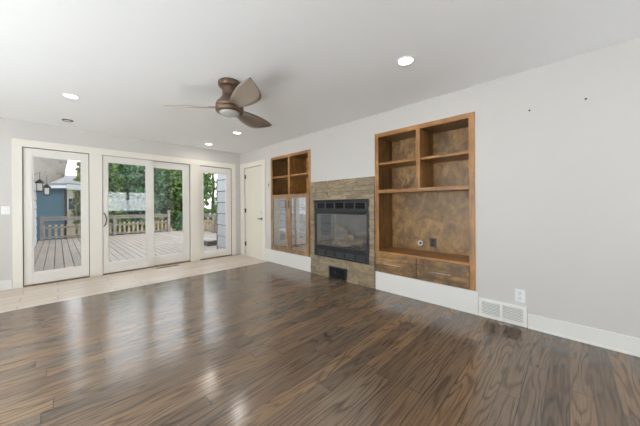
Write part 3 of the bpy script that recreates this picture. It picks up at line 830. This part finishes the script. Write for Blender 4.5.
for z in (.3, 1.4): MB().box(3.152, 7.1225, z, 3.228, 7.1295, z + .03).build('strap', M['darkwood'], o)
# eave over the left wing
m = MB(); m.hexa([(-3.4, YB + .2, 2.06), (-3.4, YB + .2, 2.16), (-3.4, 15.2, 2.06), (-3.4, 15.2, 2.16), (.185, YB + .2, 2.42), (.185, YB + .2, 2.56), (.185, 15.2, 2.42), (.185, 15.2, 2.56)])
m = MB(); m.hexa([(-.66, YB + .2, 2.37), (-.66, YB + .2, 2.50), (-.95, 15.6, 1.74), (-.95, 15.6, 1.90), (.185, YB + .2, 2.40), (.185, YB + .2, 2.54), (.20, 15.2, 2.42), (.20, 15.2, 2.54)])
S(m.build('roof_eave', M['soffit']), 'stained pale grey soffit overhanging the left of the deck', 'soffit')
m = MB(); m.hexa([(-3.3, YB + .2, 2.62), (-3.3, YB + .2, 2.70), (-3.3, 15.2, 2.62), (-3.3, 15.2, 2.70), (.22, YB + .2, 2.545), (.22, YB + .2, 2.60), (.22, 15.2, 2.545), (.22, 15.2, 2.60)])
S(m.build('roof_wing', M['shingle']), 'grey shingle roof above the left wing soffit', 'roof')
for (x_, y_, z_, lab) in ((-.38, 11.8, 1.66, 'outdoor lantern hung nearer the door, white glass in dark cage'), (-.25, 12.9, 1.58, 'outdoor lantern hung farther along the eave, white glass in dark cage')):
    o = thing('lantern', (x_, y_, z_), lab, 'lantern', 'lanterns under the eave')
    MB().box(x_ - .055, y_ - .055, z_ + .03, x_ + .055, y_ + .055, z_ + .25).build('lamp_glass', M['lantern_glass'], o)
    m = MB()
    for dx in (-.062, .062):
        for dy in (-.062, .062): m.tube([(x_ + dx, y_ + dy, z_ + .0), (x_ + dx, y_ + dy, z_ + .28)], .009, 6)
    m.lathe(x_, y_, [(0, z_ + .38), (.02, z_ + .37), (.10, z_ + .29), (.10, z_ + .255), (0, z_ + .255)], 12); m.lathe(x_, y_, [(0, z_ + .028), (.085, z_ + .028), (.085, z_ + .0), (0, z_ - .02)], 12)
    m.build('cage', M['blackdeep'], o)
    m = MB(); m.tube([(x_, y_, z_ + .381), (x_, y_, 2.30)], .007, 6); m.build('hanging_rod', M['blackdeep'], o)

# blue neighbour house
o = thing('blue_house', (-2, 18.5, -1.2), 'blue sided neighbour house behind the deck railing', 'house')
m = MB(); m.box(-7, 17.05, -1.2, .215, 22, 2.02)
z = -1.2
while z < 2.0:
    m.hexa([(-7, 17.0, z), (-7, 17.03, min(z + .24, 2.02)), (.215, 17.0, z), (.215, 17.03, min(z + .24, 2.02)), (-7, 17.048, z), (-7, 17.048, min(z + .24, 2.02)), (.215, 17.048, z), (.215, 17.048, min(z + .24, 2.02))]); z += .24
m.build('wall', M['blue'], o)
m = MB(); m.hexa([(-7.3, 16.6, 1.52), (-7.3, 16.6, 1.62), (-7.3, 16.7, 1.52), (-7.3, 16.7, 1.62), (.30, 16.6, 2.05), (.30, 16.6, 2.17), (.30, 16.7, 2.05), (.30, 16.7, 2.17)])
m.build('gutter', M['fascia'], o)
m = MB(); m.box(-7.3, 16.71, 2.14, .30, 22.3, 2.26); m.hexa([(-7.3, 16.7, 2.20), (-7.3, 16.7, 2.27), (-7.3, 19.5, 2.9), (-7.3, 19.5, 3.0), (.3, 16.7, 2.20), (.3, 16.7, 2.27), (.3, 19.5, 2.9), (.3, 19.5, 3.0)])
m.build('roof', M['shingle'], o)
m = MB(); m.tube([(.27, 16.95, -1.2), (.27, 16.95, 2.0)], .05, 8); m.build('downspout', M['blackdeep'], o)
# porch roof reaching right from the blue house
o = thing('carport_roof', (1.2, 20, 1.9), 'grey shingled carport roof with pale fascia right of the blue house', 'roof')
m = MB(); m.hexa([(.33, 18.0, 2.32), (.33, 18.0, 2.36), (.33, 21.0, 2.75), (.33, 21.0, 2.80), (2.2, 18.0, 2.20), (2.2, 18.0, 2.24), (2.2, 21.0, 2.40), (2.2, 21.0, 2.45)])
m.build('shingles', M['shingle'], o)
m = MB(); m.hexa([(.33, 17.95, 2.05), (.33, 17.95, 2.315), (.33, 17.995, 2.05), (.33, 17.995, 2.315), (2.2, 17.95, 1.97), (2.2, 17.95, 2.195), (2.2, 17.995, 1.97), (2.2, 17.995, 2.195)])
m.build('fascia', M['fascia'], o)
for x_ in (.75, 2.05): MB().box(x_ - .04, 20.0, -1.2, x_ + .04, 20.08, 2.3).build('post', M['fascia'], o)
# pale house farther away
o = thing('beige_house', (1.2, 30, -1.2), 'pale beige house far behind the blue one', 'house')
MB().box(-3, 28, -1.2, 2.6, 34, 3.0).build('wall', M['beige'], o)
m = MB(); m.hexa([(-3.4, 27.5, 3.001), (-3.4, 27.5, 3.12), (-3.4, 31, 3.8), (-3.4, 31, 3.9), (3.0, 27.5, 3.001), (3.0, 27.5, 3.12), (3.0, 31, 3.8), (3.0, 31, 3.9)]); m.build('roof', M['shingle'], o)
for x_ in (.55, 1.15):
    f_ = MB().box(x_, 27.94, .9, x_ + .45, 27.995, 1.9).build('window', M['fascia'], o)
    MB().box(x_ + .05, 27.92, .95, x_ + .40, 27.939, 1.85).build('pane', M['windowdark'], f_)

# trees
def leaves(mb, cen, rad, n, size, droop=0.0, shell=.55):
    bm = mb.bm
    for _ in range(n):
        while True:
            v = Vector((jit(1), jit(1), jit(1)))
            if .02 < v.length < 1: break
        v = v.normalized() * (shell + (1 - shell) * random.random())
        p = Vector(cen) + Vector((v.x * rad[0], v.y * rad[1], v.z * rad[2]))
        a = Vector((jit(1), jit(1), jit(1) - droop)).normalized(); b = a.cross(Vector((jit(1), jit(1), jit(1)))).normalized()
        s = size * random.uniform(.6, 1.3); w_ = s * random.uniform(.35, .55)
        q = [p - a * s, p + b * w_, p + a * s, p - b * w_]
        bm.faces.new([bm.verts.new(k) for k in q])
def tree(x, y, h, r, mat, label, n=3800, size=.085, droop=0.3, base=-1.2, low=0.14, sparse=False, name='tree', group='trees beyond the deck'):
    o = thing(name, (x, y, base), label, 'tree' if name == 'tree' else 'shrub', group)
    m = MB()
    m.tube([(x, y, base), (x + jit(.1), y, base + h * .35), (x + jit(.2), y + jit(.2), base + h * .7), (x, y, base + h * .95)], [.14 * h / 6, .11 * h / 6, .07 * h / 6, .02], 8)
    for k in range(9):
        z = base + h * (.25 + .07 * k); an = random.uniform(0, 2 * PI); rr = r * .8 * (1 - .06 * k)
        m.tube([(x, y, z), (x + rr * .5 * math.cos(an), y + rr * .5 * math.sin(an), z + .25), (x + rr * math.cos(an), y + rr * math.sin(an), z + .35)], [.04, .025, .008], 6)
    m.build('trunk', M['bark'], o)
    f = MB(); clumps = 60 if sparse else 190
    for k in range(clumps):
        u = (k + random.random()) / clumps; z = base + h * (low + (1 - low) * u)
        env = r * min(1.0, 1.9 * (1 - u) ** .6) * (.75 if u < .06 else 1); an = random.uniform(0, 2 * PI); dd = env * random.random() ** .45
        br = random.uniform(.18, .30) * (1 + .25 * (r > .8)); br = min(br, r * .5)
        leaves(f, (x + dd * math.cos(an), y + dd * math.sin(an), z), (br, br, br * .8), n // clumps, size, droop, .2)
    f.build('foliage', mat, o, recalc=False)
TR = 'seen through the sliding door'
for x_, y_, h_, r_, mt, lab in (
    (1.75, 18.0, 5.6, .80, 'leaf_a', 'green tree at the left edge of the sliding door view'),
    (3.75, 18.0, 5.8, .80, 'leaf_b', 'blue-green tree behind the middle stile of the sliding door'),
    (5.85, 18.0, 5.6, .80, 'leaf_a', 'green tree at the right edge of the sliding door view'),
    (2.80, 20.2, 6.0, .82, 'leaf_b', 'blue-green tree in the left sliding panel, set back between two nearer trees'),
    (4.90, 20.2, 6.0, .82, 'leaf_a', 'dense green tree in the right sliding panel, set back between two nearer trees'),
    (7.00, 20.2, 6.0, .82, 'leaf_b', 'blue-green tree between the sliding door view and corner door view'),
    (3.80, 22.6, 6.4, .80, 'leaf_c', 'yellow-green tree at the back, deep behind the blue-green front tree'),
    (6.10, 22.6, 6.4, .80, 'leaf_a', 'green tree at the back, deep behind the right sliding panel'),
    (1.60, 24.6, 6.0, .80, 'leaf_c', 'small yellow-green tree seen right of the blue house'),
    (8.30, 22.6, 6.4, .80, 'leaf_a', 'green tree at the back, at the left of the corner door view')):
    tree(x_, y_, h_, r_, M[mt], lab, 5600, .15)
tree(7.0, 16.6, 5.6, .62, M['leaf_a'], 'sparse green tree with bare branches seen through the corner glass door', 3000, .09, sparse=True)
for x_, y_, mt, lab in ((1.0, 15.6, 'leaf_c', 'low yellow-green shrub at the left end of the slider view'), (2.3, 15.6, 'leaf_a', 'low green shrub behind the left half of the far railing'), (3.6, 15.6, 'leaf_c', 'low yellowish shrub behind the tall rail post'),
                        (5.0, 15.9, 'leaf_b', 'low blue-green shrub past the tall rail post'), (6.5, 14.0, 'leaf_c', 'low shrub beyond the right-side deck railing')):
    tree(x_, y_, 1.9, .45, M[mt], lab, 1500, .07, 0, -1.2, .1, name='shrub', group='shrubs behind the deck')
